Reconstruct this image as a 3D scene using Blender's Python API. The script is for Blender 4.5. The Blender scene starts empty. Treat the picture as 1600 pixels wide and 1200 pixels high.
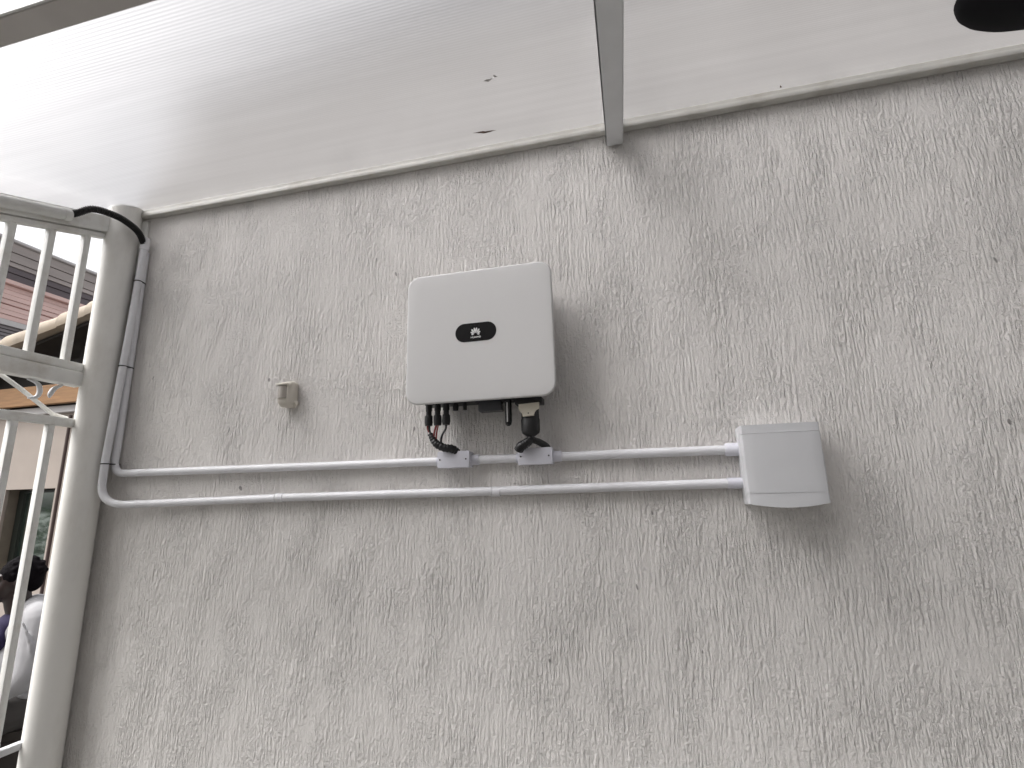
import bpy, bmesh, math, random
from mathutils import Vector, Matrix
random.seed(7)
R = math.radians
SC = bpy.context.scene
COL = SC.collection

# ------------------------------------------------------------------ camera
cam = bpy.data.cameras.new('camera')
cam.sensor_width = 36.0; cam.sensor_fit = 'HORIZONTAL'; cam.lens = 18.0
cam.clip_start = 0.02; cam.clip_end = 600.0
cam_ob = bpy.data.objects.new('camera', cam); COL.objects.link(cam_ob)
cx, cy, cz = (0.97067034, 0.23916433, -0.02448519), (0.07546875, -0.20642207, 0.97554825), (0.22826206, -0.94878362, -0.21841721)
cl = (0.50063294, -1.74187148, 1.5445156)
cam_ob.matrix_world = Matrix(((cx[0], cy[0], cz[0], cl[0]), (cx[1], cy[1], cz[1], cl[1]), (cx[2], cy[2], cz[2], cl[2]), (0, 0, 0, 1)))
SC.camera = cam_ob

# ------------------------------------------------------------------ light
SUN_DIR = Vector((-0.56, -0.35, 1.0)).normalized()        # towards the sun, veiled by cloud, high over the left end of the roof
sun_el = math.asin(SUN_DIR.z); sun_az = math.atan2(SUN_DIR.x, SUN_DIR.y)
world = bpy.data.worlds.new('World'); SC.world = world; world.use_nodes = True
wn = world.node_tree; wn.nodes.clear()
sky = wn.nodes.new('ShaderNodeTexSky'); sky.sky_type = 'NISHITA'; sky.sun_disc = False
sky.sun_elevation = sun_el; sky.sun_rotation = sun_az
sky.air_density = 1.0; sky.dust_density = 7.0; sky.ozone_density = 1.0
hs = wn.nodes.new('ShaderNodeHueSaturation'); hs.inputs['Saturation'].default_value = 0.12   # grey cloud cover
bg = wn.nodes.new('ShaderNodeBackground'); bg.inputs['Strength'].default_value = 0.15
wo = wn.nodes.new('ShaderNodeOutputWorld')
wn.links.new(sky.outputs[0], hs.inputs['Color']); wn.links.new(hs.outputs[0], bg.inputs[0]); wn.links.new(bg.outputs[0], wo.inputs[0])
sl = bpy.data.lights.new('sun', 'SUN'); sl.energy = 1.3; sl.angle = R(50); sl.color = (1.0, 0.98, 0.96)
sun = bpy.data.objects.new('sun', sl); COL.objects.link(sun)
sun.rotation_euler = (-SUN_DIR).to_track_quat('-Z', 'Y').to_euler(); sun.location = SUN_DIR * 30
vs = SC.view_settings
vs.view_transform = 'Standard'; vs.look = 'None'; vs.gamma = 1.0; vs.use_curve_mapping = False
vs.exposure = 1.07
SC.cycles.max_bounces = 10; SC.cycles.diffuse_bounces = 6; SC.cycles.transmission_bounces = 8

# ------------------------------------------------------------------ materials
def mat(name, col, rough=0.6, var=0.06, scale=8.0, bump=0.0, bscale=120.0, spec=0.5, metal=0.0, stretch=(1, 1, 1), dirt=None, dirt_amt=0.0, dirt_scale=3.0):
    m = bpy.data.materials.new(name); m.use_nodes = True
    nt = m.node_tree; N = nt.nodes; L = nt.links
    b = N['Principled BSDF']
    b.inputs['Roughness'].default_value = rough; b.inputs['Specular IOR Level'].default_value = spec; b.inputs['Metallic'].default_value = metal
    tc = N.new('ShaderNodeTexCoord'); mp = N.new('ShaderNodeMapping'); mp.inputs['Scale'].default_value = stretch
    L.new(tc.outputs['Object'], mp.inputs[0])
    n = N.new('ShaderNodeTexNoise'); n.inputs['Scale'].default_value = scale; n.inputs['Detail'].default_value = 5
    L.new(mp.outputs[0], n.inputs['Vector'])
    r = N.new('ShaderNodeMapRange'); r.inputs[1].default_value = 0.3; r.inputs[2].default_value = 0.7
    r.inputs[3].default_value = 1 - var; r.inputs[4].default_value = 1 + var
    L.new(n.outputs[0], r.inputs[0])
    mx = N.new('ShaderNodeMix'); mx.data_type = 'RGBA'; mx.blend_type = 'MULTIPLY'; mx.inputs[0].default_value = 1
    mx.inputs[6].default_value = (*col, 1); L.new(r.outputs[0], mx.inputs[7])
    out = mx.outputs[2]
    if dirt:
        n2 = N.new('ShaderNodeTexNoise'); n2.inputs['Scale'].default_value = dirt_scale; n2.inputs['Detail'].default_value = 8; n2.inputs['Roughness'].default_value = 0.65
        L.new(mp.outputs[0], n2.inputs['Vector'])
        r2 = N.new('ShaderNodeMapRange'); r2.inputs[1].default_value = 0.5; r2.inputs[2].default_value = 0.72; r2.inputs[4].default_value = dirt_amt
        L.new(n2.outputs[0], r2.inputs[0])
        m2 = N.new('ShaderNodeMix'); m2.data_type = 'RGBA'; L.new(r2.outputs[0], m2.inputs[0]); L.new(out, m2.inputs[6]); m2.inputs[7].default_value = (*dirt, 1)
        out = m2.outputs[2]
    L.new(out, b.inputs['Base Color'])
    if bump:
        n3 = N.new('ShaderNodeTexNoise'); n3.inputs['Scale'].default_value = bscale; n3.inputs['Detail'].default_value = 4
        L.new(mp.outputs[0], n3.inputs['Vector'])
        bp = N.new('ShaderNodeBump'); bp.inputs['Strength'].default_value = bump; bp.inputs['Distance'].default_value = 0.004
        L.new(n3.outputs[0], bp.inputs['Height']); L.new(bp.outputs[0], b.inputs['Normal'])
    return m

M = {}
M['white_metal'] = mat('white_metal_paint', (0.76, 0.76, 0.735), 0.45, 0.05, 14, 0.05, 60, dirt=(0.36, 0.31, 0.25), dirt_amt=0.55, dirt_scale=7)
M['post'] = mat('cream_post_paint', (0.80, 0.785, 0.75), 0.4, 0.04, 5, 0.05, 30, dirt=(0.33, 0.28, 0.22), dirt_amt=0.3, dirt_scale=4, stretch=(1, 1, .4))
M['rafter'] = mat('grey_white_paint', (0.57, 0.58, 0.585), 0.4, 0.04, 10, 0.03, 50)
M['trim'] = mat('ivory_trim_paint', (0.50, 0.49, 0.455), 0.5, 0.05, 10, 0.05, 50, dirt=(0.26, 0.22, 0.17), dirt_amt=0.5, dirt_scale=6)
M['dome_black'] = mat('matt_black_dome', (0.005, 0.005, 0.006), 0.8, 0.1, 20, spec=0.08)
M['eave'] = mat('taupe_beam_paint', (0.47, 0.445, 0.42), 0.5, 0.06, 8, 0.05, 50)
M['pvc'] = mat('grey_white_pvc', (0.74, 0.74, 0.765), 0.38, 0.03, 12, 0.02, 40, dirt=(0.38, 0.37, 0.36), dirt_amt=0.25, dirt_scale=9)
M['pvc_light'] = mat('light_pvc', (0.62, 0.62, 0.60), 0.5, 0.05, 9, 0.05, 50, dirt=(0.40, 0.38, 0.34), dirt_amt=0.4, dirt_scale=7)
M['abs'] = mat('white_abs', (0.60, 0.605, 0.62), 0.35, 0.015, 10, 0.02, 300)
M['box_white'] = mat('bright_white_pvc', (0.66, 0.66, 0.72), 0.4, 0.02, 10)
M['cover'] = mat('pearl_white_cover', (0.61, 0.605, 0.60), 0.42, 0.012, 4, 0.015, 500)
M['shell'] = mat('grey_cast_shell', (0.30, 0.30, 0.30), 0.55, 0.04, 20)
M['black'] = mat('black_plastic', (0.012, 0.012, 0.013), 0.45, 0.1, 20)
M['gloss_black'] = mat('glossy_black', (0.008, 0.008, 0.009), 0.18, 0.05, 20)
M['rubber'] = mat('black_rubber', (0.012, 0.011, 0.011), 0.7, 0.15, 30, 0.2, 200)
M['tape'] = mat('black_tape', (0.010, 0.010, 0.011), 0.4, 0.15, 40, 0.4, 90)
M['red_wire'] = mat('red_insulation', (0.22, 0.02, 0.018), 0.5)
M['smoke'] = mat('smoky_dark_plastic', (0.05, 0.052, 0.058), 0.25)
M['beige_plastic'] = mat('ivory_plastic', (0.60, 0.56, 0.47), 0.45, 0.02, 20)
M['pir'] = mat('cream_plastic', (0.64, 0.60, 0.53), 0.45, 0.03, 20)
M['lens'] = mat('grey_fresnel_lens', (0.36, 0.33, 0.295), 0.3, 0.05, 30)
M['emblem'] = mat('silver_print', (0.65, 0.65, 0.65), 0.5)
M['screw'] = mat('dark_screw', (0.05, 0.05, 0.055), 0.4, metal=0.6)
M['ground'] = mat('concrete_ground', (0.11, 0.107, 0.102), 0.85, 0.15, 2, 0.3, 60)
M['tile'] = mat('clay_beige_tile', (0.33, 0.275, 0.215), 0.8, 0.15, 6, 0.2, 60, dirt=(0.36, 0.27, 0.18), dirt_amt=0.45, dirt_scale=4)
M['house_wall'] = mat('beige_pink_render', (0.36, 0.31, 0.275), 0.9, 0.06, 3, 0.3, 60, dirt=(0.42, 0.33, 0.27), dirt_amt=0.4, dirt_scale=2)
M['wood'] = mat('orange_timber', (0.27, 0.14, 0.055), 0.6, 0.22, 5, 0.2, 30, stretch=(0.6, 6, 6))
M['dark_wood'] = mat('dark_stained_timber', (0.018, 0.013, 0.010), 0.7, 0.3, 6, 0.3, 40)
M['brown'] = mat('brown_paint', (0.07, 0.045, 0.04), 0.55)
M['frame_dark'] = mat('dark_window_frame', (0.02, 0.024, 0.02), 0.35)
M['reveal'] = mat('taupe_reveal', (0.17, 0.145, 0.115), 0.8, 0.1, 8)
M['pink'] = mat('pink_boards', (0.80, 0.58, 0.54), 0.7, 0.12, 1.5, stretch=(1, 0.4, 4))
M['far_brown'] = mat('weathered_brown_boards', (0.46, 0.41, 0.395), 0.75, 0.2, 1.2, stretch=(1, 0.3, 3))
M['far_dark'] = mat('dark_grey_boards', (0.14, 0.12, 0.13), 0.75, 0.2, 1.2, stretch=(1, 0.3, 3))
M['far_white'] = mat('pale_trim', (0.62, 0.60, 0.60), 0.6, 0.08, 2)
M['far_grey'] = mat('grey_louvres', (0.24, 0.22, 0.23), 0.7, 0.15, 2)
M['far_blue'] = mat('slate_blue_panel', (0.17, 0.18, 0.25), 0.5, 0.1, 1)
M['skin'] = mat('dark_brown_skin', (0.022, 0.011, 0.009), 0.42, 0.12, 14)
M['hair'] = mat('black_hair', (0.005, 0.004, 0.005), 0.9, 0.3, 40, 0.8, 180, spec=0.08)
M['shirt'] = mat('white_cotton', (0.31, 0.305, 0.315), 0.85, 0.05, 8, 0.3, 30)
M['purple'] = mat('purple_cotton', (0.014, 0.009, 0.045), 0.85, 0.1, 8, 0.3, 40)
M['trousers'] = mat('charcoal_cloth', (0.05, 0.045, 0.043), 0.9, 0.1, 10, 0.3, 60)
M['leaf_dry'] = mat('dry_leaf_brown', (0.09, 0.055, 0.04), 0.9, 0.3, 40)
M['fleck'] = mat('grey_grit', (0.34, 0.33, 0.32), 0.9, 0.3, 60)
M['leaf'] = mat('garden_leaf', (0.05, 0.10, 0.025), 0.6, 0.3, 3)
M['stem'] = mat('hedge_stem', (0.10, 0.07, 0.04), 0.9)
M['yard_wall'] = mat('yard_wall_render', (0.32, 0.30, 0.285), 0.9, 0.08, 2, 0.3, 40)

def plaster():
    m = bpy.data.materials.new('scratched_plaster'); m.use_nodes = True
    nt = m.node_tree; N = nt.nodes; L = nt.links; b = N['Principled BSDF']
    b.inputs['Roughness'].default_value = 0.85; b.inputs['Specular IOR Level'].default_value = 0.25
    tc = N.new('ShaderNodeTexCoord')
    def mapped(sx, sz):
        mp = N.new('ShaderNodeMapping'); mp.inputs['Scale'].default_value = (sx, sx, sz); L.new(tc.outputs['Object'], mp.inputs[0]); return mp.outputs[0]
    def noise(vec, scale, det=3, dist=0.0, rough=0.5):
        n = N.new('ShaderNodeTexNoise'); n.inputs['Scale'].default_value = scale; n.inputs['Detail'].default_value = det
        n.inputs['Distortion'].default_value = dist; n.inputs['Roughness'].default_value = rough; L.new(vec, n.inputs['Vector']); return n.outputs[0]
    def rng(v, a, c, x, y):
        r = N.new('ShaderNodeMapRange'); r.interpolation_type = 'SMOOTHSTEP'
        for i, q in enumerate((a, c, x, y)): r.inputs[i + 1].default_value = q
        L.new(v, r.inputs[0]); return r.outputs[0]
    def math_(op, a, c):
        r = N.new('ShaderNodeMath'); r.operation = op
        for i, q in enumerate((a, c)):
            if isinstance(q, (int, float)): r.inputs[i].default_value = q
            else: L.new(q, r.inputs[i])
        return r.outputs[0]
    # trowel-dragged scratches: thin vertical furrows of many lengths, broken up by patchy masks
    s1 = rng(noise(mapped(1, 0.15), 105, 3, 0.18), 0.40, 0.58, 0, 1)
    s2 = rng(noise(mapped(1, 0.10), 150, 2, 0.15), 0.40, 0.60, 0, 1)
    s3 = rng(noise(mapped(1, 0.5), 85, 4, 0.3, 0.6), 0.42, 0.62, 0, 1)
    mask = rng(noise(mapped(1, 0.6), 3.4, 4), 0.40, 0.60, 0.55, 1.0)
    mask2 = rng(noise(mapped(1, 0.55), 11, 4), 0.40, 0.58, 0.32, 1.0)
    mask3 = rng(noise(mapped(1, 0.55), 7, 4), 0.42, 0.60, 0.28, 1.0)
    # torn, crumbly spots where the coarse grains caught
    pit = rng(noise(mapped(1, 1.1), 120, 4, 0.3, 0.6), 0.52, 0.66, 0, 1)
    pm = rng(noise(mapped(1, 0.7), 5.5, 5, 0.0, 0.6), 0.40, 0.70, 0.1, 1)
    st = math_('ADD', math_('MULTIPLY', math_('MULTIPLY', s1, mask2), 0.42), math_('MULTIPLY', math_('MULTIPLY', s2, mask3), 0.26))
    st = math_('MULTIPLY', st, mask)
    h = math_('ADD', st, math_('MULTIPLY', math_('MULTIPLY', s3, mask3), 0.30))
    nick = rng(noise(mapped(1, 2.2), 62, 4, 0.3, 0.6), 0.58, 0.70, 0, 1)
    h = math_('SUBTRACT', h, math_('MULTIPLY', math_('MULTIPLY', nick, pm), 0.30))
    h = math_('SUBTRACT', h, math_('MULTIPLY', math_('MULTIPLY', pit, pm), 0.30))
    h = math_('ADD', h, math_('MULTIPLY', noise(mapped(1, 0.8), 170, 4, 0.2, 0.6), 0.30))
    h = math_('ADD', h, math_('MULTIPLY', noise(mapped(1, 1), 5, 2), 0.12))
    bp = N.new('ShaderNodeBump'); bp.inputs['Strength'].default_value = 1.0; bp.inputs['Distance'].default_value = 0.0076
    L.new(h, bp.inputs['Height']); L.new(bp.outputs[0], b.inputs['Normal'])
    # paint: warm grey-white, faint blotches, pit shade darkened into the torn spots
    c1 = N.new('ShaderNodeMix'); c1.data_type = 'RGBA'; L.new(rng(noise(mapped(1, 0.6), 2.2, 4), 0.3, 0.7, 0, 1), c1.inputs[0])
    c1.inputs[6].default_value = (0.69, 0.667, 0.642, 1); c1.inputs[7].default_value = (0.745, 0.72, 0.695, 1)
    c2 = N.new('ShaderNodeMix'); c2.data_type = 'RGBA'; L.new(math_('MULTIPLY', math_('MULTIPLY', pit, pm), 0.04), c2.inputs[0])
    L.new(c1.outputs[2], c2.inputs[6]); c2.inputs[7].default_value = (0.26, 0.24, 0.22, 1)
    sp = rng(noise(mapped(1, 0.5), 34, 1), 0.765, 0.80, 0, 0.65)
    c3 = N.new('ShaderNodeMix'); c3.data_type = 'RGBA'; L.new(sp, c3.inputs[0]); L.new(c2.outputs[2], c3.inputs[6]); c3.inputs[7].default_value = (0.10, 0.09, 0.085, 1)
    L.new(c3.outputs[2], b.inputs['Base Color'])
    return m
M['plaster'] = plaster()

def polycarb():
    m = bpy.data.materials.new('fluted_polycarbonate'); m.use_nodes = True
    nt = m.node_tree; N = nt.nodes; L = nt.links; N.remove(N['Principled BSDF']); out = N['Material Output']
    tc = N.new('ShaderNodeTexCoord')
    w = N.new('ShaderNodeTexWave'); w.wave_type = 'BANDS'; w.bands_direction = 'Y'; w.inputs['Scale'].default_value = 1 / (0.0105 * 3.1831); w.inputs['Distortion'].default_value = 0
    L.new(tc.outputs['Object'], w.inputs['Vector'])
    mp = N.new('ShaderNodeMapping'); mp.inputs['Scale'].default_value = (0.5, 9, 9); L.new(tc.outputs['Object'], mp.inputs[0])
    n = N.new('ShaderNodeTexNoise'); n.inputs['Scale'].default_value = 3; n.inputs['Detail'].default_value = 5; L.new(mp.outputs[0], n.inputs['Vector'])
    a = N.new('ShaderNodeMapRange'); a.inputs[3].default_value = 0.94; a.inputs[4].default_value = 1.0; L.new(w.outputs[0], a.inputs[0])
    a2 = N.new('ShaderNodeMapRange'); a2.inputs[1].default_value = 0.3; a2.inputs[2].default_value = 0.7; a2.inputs[3].default_value = 0.92; a2.inputs[4].default_value = 1.0; L.new(n.outputs[0], a2.inputs[0])
    mu = N.new('ShaderNodeMath'); mu.operation = 'MULTIPLY'; L.new(a.outputs[0], mu.inputs[0]); L.new(a2.outputs[0], mu.inputs[1])
    cm = N.new('ShaderNodeMix'); cm.data_type = 'RGBA'; cm.blend_type = 'MULTIPLY'; cm.inputs[0].default_value = 1; cm.inputs[6].default_value = (0.57, 0.565, 0.575, 1); L.new(mu.outputs[0], cm.inputs[7])
    bp = N.new('ShaderNodeBump'); bp.inputs['Strength'].default_value = 0.18; bp.inputs['Distance'].default_value = 0.0015; L.new(w.outputs[0], bp.inputs['Height'])
    tr = N.new('ShaderNodeBsdfTranslucent'); rf = N.new('ShaderNodeBsdfRefraction'); df = N.new('ShaderNodeBsdfDiffuse'); gl = N.new('ShaderNodeBsdfGlossy')
    rf.inputs['Roughness'].default_value = 0.5; rf.inputs['IOR'].default_value = 1.25; gl.inputs['Roughness'].default_value = 0.3
    for q in (tr, rf, df): L.new(cm.outputs[2], q.inputs['Color'])
    for q in (rf, df, gl): L.new(bp.outputs[0], q.inputs['Normal'])
    m1 = N.new('ShaderNodeMixShader'); m1.inputs[0].default_value = POLY[0]; L.new(tr.outputs[0], m1.inputs[1]); L.new(rf.outputs[0], m1.inputs[2])
    m2 = N.new('ShaderNodeMixShader'); m2.inputs[0].default_value = POLY[1]; L.new(m1.outputs[0], m2.inputs[1]); L.new(df.outputs[0], m2.inputs[2])
    fr = N.new('ShaderNodeFresnel'); fr.inputs[0].default_value = 1.45
    m3 = N.new('ShaderNodeMixShader'); L.new(fr.outputs[0], m3.inputs[0]); L.new(m2.outputs[0], m3.inputs[1]); L.new(gl.outputs[0], m3.inputs[2])
    L.new(m3.outputs[0], out.inputs[0])
    return m
POLY = (0.90, 0.22)
M['poly'] = polycarb()

def glass_dark():
    m = bpy.data.materials.new('tinted_window_glass'); m.use_nodes = True
    N = m.node_tree.nodes; L = m.node_tree.links; b = N['Principled BSDF']
    b.inputs['Base Color'].default_value = (0.02, 0.03, 0.025, 1); b.inputs['Roughness'].default_value = 0.03
    gl = N.new('ShaderNodeBsdfGlossy'); gl.inputs['Roughness'].default_value = 0.05; gl.inputs['Color'].default_value = (0.8, 0.9, 0.85, 1)
    mx = N.new('ShaderNodeMixShader'); mx.inputs[0].default_value = 0.45
    L.new(b.outputs[0], mx.inputs[1]); L.new(gl.outputs[0], mx.inputs[2]); L.new(mx.outputs[0], N['Material Output'].inputs[0])
    return m
M['glass'] = glass_dark()

# ------------------------------------------------------------------ helpers
def thing(name, label, cat, loc=(0, 0, 0), group=None):
    o = bpy.data.objects.new(name, None); COL.objects.link(o); o.location = loc; o.empty_display_size = 0.05
    o['label'] = label; o['category'] = cat
    if group: o['group'] = group
    return o
def wloc(o):
    v = Vector((0, 0, 0))
    while o: v += Vector(o.location); o = o.parent
    return v
def link(name, me, m, parent=None, label=None):
    o = bpy.data.objects.new(name, me); COL.objects.link(o)
    if m and not me.materials: me.materials.append(m)
    if parent: o.parent = parent
    if label: o['label'] = label
    return o
def obj(name, bm, m, parent=None, label=None, smooth=False, at=None):
    """bm is in world coordinates; the object's origin is its parent's, or `at`"""
    off = wloc(parent) if parent else Vector(at or (0, 0, 0))
    if parent and at: off = Vector(at)
    bmesh.ops.translate(bm, vec=-off, verts=bm.verts)
    bmesh.ops.recalc_face_normals(bm, faces=bm.faces)
    me = bpy.data.meshes.new(name); bm.to_mesh(me); bm.free()
    if smooth:
        for p in me.polygons: p.use_smooth = True
        me.set_sharp_from_angle(angle=R(38))
    o = link(name, me, m, parent, label)
    o.location = off - (wloc(parent) if parent else Vector((0, 0, 0)))
    return o
def tag(o, label, cat, group=None, kind=None):
    if label: o['label'] = label
    if cat: o['category'] = cat
    if group: o['group'] = group
    if kind: o['kind'] = kind
    return o
def box(bm, x0, x1, y0, y1, z0, z1, bev=0.0, seg=2):
    r = bmesh.ops.create_cube(bm, size=1.0)
    vsx = r['verts']
    for v in vsx: v.co = Vector(((x0 + x1) / 2 + v.co.x * (x1 - x0), (y0 + y1) / 2 + v.co.y * (y1 - y0), (z0 + z1) / 2 + v.co.z * (z1 - z0)))
    if bev:
        es = list({e for v in vsx for e in v.link_edges})
        bmesh.ops.bevel(bm, geom=es, offset=bev, segments=seg, profile=0.5, affect='EDGES')
def bx(*a, **k):
    bm = bmesh.new(); box(bm, *a, **k); return bm
def prism(bm, poly, axis, a, b):
    """closed extrusion of a 2D outline; axis 'y': poly is (x, z), 'x': (y, z), 'z': (x, y)"""
    def P(p, t): return {'y': (p[0], t, p[1]), 'x': (t, p[0], p[1]), 'z': (p[0], p[1], t)}[axis]
    A = [bm.verts.new(P(p, a)) for p in poly]; B = [bm.verts.new(P(p, b)) for p in poly]
    n = len(poly); bm.faces.new(A); bm.faces.new(B)
    for i in range(n): bm.faces.new((A[i], A[(i + 1) % n], B[(i + 1) % n], B[i]))
def tube(bm, pts, rad, seg=16, cap=True):
    pts = [Vector(p) for p in pts]
    if not hasattr(rad, '__len__'): rad = [rad] * len(pts)
    rings = []; u = None
    for i, p in enumerate(pts):
        t = (pts[min(i + 1, len(pts) - 1)] - pts[max(i - 1, 0)]).normalized()
        if u is None:
            u = t.orthogonal().normalized()
        u = (u - t * u.dot(t)).normalized(); w = t.cross(u)
        rings.append([bm.verts.new(p + (u * math.cos(2 * math.pi * k / seg) + w * math.sin(2 * math.pi * k / seg)) * rad[i]) for k in range(seg)])
    for a, b in zip(rings, rings[1:]):
        for k in range(seg): bm.faces.new((a[k], a[(k + 1) % seg], b[(k + 1) % seg], b[k]))
    if cap: bm.faces.new(rings[0]); bm.faces.new(rings[-1])
def tb(*a, **k):
    bm = bmesh.new(); tube(bm, *a, **k); return bm
def spline(pts, n=10):
    P = [Vector(p) for p in pts]; P = [P[0] * 2 - P[1]] + P + [P[-1] * 2 - P[-2]]; out = []
    for i in range(1, len(P) - 2):
        for k in range(n):
            t = k / n; a, b, c, d = P[i - 1:i + 3]
            out.append(0.5 * ((2 * b) + (c - a) * t + (2 * a - 5 * b + 4 * c - d) * t * t + (3 * b - a - 3 * c + d) * t ** 3))
    out.append(P[-2]); return out
def rrect(w, h, r, n=8, cx=0, cz=0):
    pts = []
    for sx, sz, a0 in ((1, 1, 0), (-1, 1, 90), (-1, -1, 180), (1, -1, 270)):
        for k in range(n + 1):
            a = R(a0 + 90 * k / n); pts.append((cx + sx * (w / 2 - r) + r * math.cos(a), cz + sz * (h / 2 - r) + r * math.sin(a)))
    return pts
def loft(bm, rings, cap=True):
    V = [[bm.verts.new(p) for p in r] for r in rings]; n = len(V[0])
    for a, b in zip(V, V[1:]):
        for k in range(n): bm.faces.new((a[k], a[(k + 1) % n], b[(k + 1) % n], b[k]))
    if cap: bm.faces.new(V[0]); bm.faces.new(V[-1])

# ------------------------------------------------------------------ setting: ground, wall
bm = bmesh.new(); s = 300
bm.faces.new([bm.verts.new(p) for p in ((-s, -s, 0), (s, -s, 0), (s, s, 0), (-s, s, 0))])
tag(obj('ground', bm, M['ground']), 'plain concrete yard ground', None, kind='structure')

SL = 0.322                                              # roof pitch
def zr(y): return 2.92 + SL * (y + 0.03)                # underside of the roof sheets
w = thing('house_wall', 'long pale wall in vertically scratched plaster carrying the inverter and conduits', 'wall', (0.4, 0, 0))
obj('plaster_face', bx(-1.79, 3.6, 0.0, 0.2, 0, 4.3), M['plaster'], w)
obj('corner_bead', bx(-1.705, -1.668, -0.014, -0.001, 2.60, 2.868, bev=0.003), M['white_metal'], w)
obj('coping', bx(-1.79, 3.65, -0.04, 0.24, 4.302, 4.38, bev=0.005), M['yard_wall'], w)

# ------------------------------------------------------------------ lean-to roof
rf = thing('lean_to_roof', 'sloping white translucent ribbed roof over the plaster wall', 'roof', (0.4, -0.5, 2.7))
def slope_box(x0, x1, y0, y1, d0, d1):
    """box that follows the roof pitch: d0..d1 is the offset under (-) or over (+) the sheet's underside"""
    bm = bmesh.new()
    prism(bm, [(y0, zr(y0) + d0), (y1, zr(y1) + d0), (y1, zr(y1) + d1), (y0, zr(y0) + d1)], 'x', x0, x1)
    return bm
def sheet(x0, x1):
    bm = bmesh.new(); ya, yb, th = -1.145, -0.004, 0.010
    a = [bm.verts.new(p) for p in ((x0, ya, zr(ya)), (x1, ya, zr(ya)), (x1, yb, zr(yb)), (x0, yb, zr(yb)))]
    bm.faces.new(a)
    b = [bm.verts.new(v.co + Vector((0, 0, th))) for v in a]
    for i in range(4): bm.faces.new((a[i], a[(i + 1) % 4], b[(i + 1) % 4], b[i]))
    return bm
obj('roof_sheet', sheet(-1.93, 0.508), M['poly'], rf)
obj('roof_sheet', sheet(0.510, 2.9), M['poly'], rf)
bm = bmesh.new()                                        # rafter, hung under the joint of the sheets
ya, yb = -1.14, -0.006
for (sx0, sx1, skew) in ((0.473, 0.536, 0),):
    dx = 0.0107
    def rp(x, y, d): return (x - dx * (y + 0.03), y, zr(y) + d)
    A = [bm.verts.new(rp(x, y, d)) for y in (ya, yb) for d in (-0.096, -0.004) for x in (sx0, sx1)]
    for q in ((0, 1, 3, 2), (4, 5, 7, 6), (0, 1, 5, 4), (2, 3, 7, 6), (0, 2, 6, 4), (1, 3, 7, 5)): bm.faces.new([A[i] for i in q])
bmesh.ops.bevel(bm, geom=bm.edges[:], offset=0.004, segments=2, affect='EDGES')
obj('rafter', bm, M['rafter'], rf, smooth=True)
bm = bmesh.new()
box(bm, -1.95, 2.9, -1.152, -1.1, 2.53, 2.566, bev=0.003)
obj('eave_beam', bm, M['eave'], rf)
obj('fascia_strip', bx(-1.95, 2.9, -1.157, -1.1525, 2.532, 2.562, bev=0.001), M['pvc_light'], rf)
bm = bmesh.new()                                        # angle flashing where the roof meets the wall
box(bm, -1.70, 2.9, -0.036, -0.006, 2.880, 2.902, bev=0.003)
obj('wall_flashing', bm, M['trim'], rf, smooth=True)
obj('flashing_lip', bx(-1.70, 2.9, -0.030, -0.004, 2.9035, 2.919, bev=0.002), M['trim'], rf)

def debris(name, label, cat, x, y, ln, wd, m, tilt):
    bm = bmesh.new(); n = 9; ct, st_ = math.cos(tilt), math.sin(tilt); up = []; lo_ = []
    for k in range(n + 1):
        t = k / n; wv = wd * math.sin(math.pi * t) ** 1.4 * random.uniform(.6, 1.1)
        for lst, sg in ((up, 1), (lo_, -1)):
            a, b_ = (t - .5) * ln, sg * wv * .5; xx = x + a * ct - b_ * st_; yy = y + a * st_ + b_ * ct
            lst.append((xx, yy, zr(yy) - 0.0012 - 0.004 * math.sin(math.pi * t) * random.uniform(.3, 1)))
    U = [bm.verts.new(p) for p in up]; L_ = [bm.verts.new(p) for p in lo_]
    for k in range(n): bm.faces.new((U[k], U[k + 1], L_[k + 1], L_[k]))
    r = bmesh.ops.extrude_face_region(bm, geom=bm.faces[:]); bmesh.ops.translate(bm, vec=(0, 0, -0.0008), verts=[v for v in r['geom'] if isinstance(v, bmesh.types.BMVert)])
    return tag(obj(name, bm, m, at=(x, y, zr(y))), label, cat)
debris('dry_leaf', 'small brown dry leaf stuck under the roof sheet above the inverter', 'leaf', 0.038, -0.154, 0.085, 0.020, M['leaf_dry'], 0.15)
debris('dirt_fleck', 'larger grey dirt fleck of a pair on the roof sheet', 'dirt fleck', 0.150, -0.494, 0.030, 0.014, M['fleck'], -0.2)
debris('dirt_fleck', 'smaller grey dirt fleck of a pair on the roof sheet', 'dirt fleck', 0.176, -0.506, 0.016, 0.010, M['fleck'], 0.9)
debris('dirt_speck', 'tiny dark speck on the roof sheet near the right wall edge', 'speck', 1.075, -0.055, 0.020, 0.008, M['leaf_dry'], 1.2)

# ------------------------------------------------------------------ post
PX, PY, PR = -1.741, -0.0665, 0.0645
po = thing('round_post', 'round cream steel post in the corner between fence and plaster wall', 'post', (PX, PY, 0))
obj('shaft', tb([(PX, PY, 0), (PX, PY, 1.5), (PX, PY, zr(PY) + 0.012)], PR, seg=48), M['post'], po, smooth=True)

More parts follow.
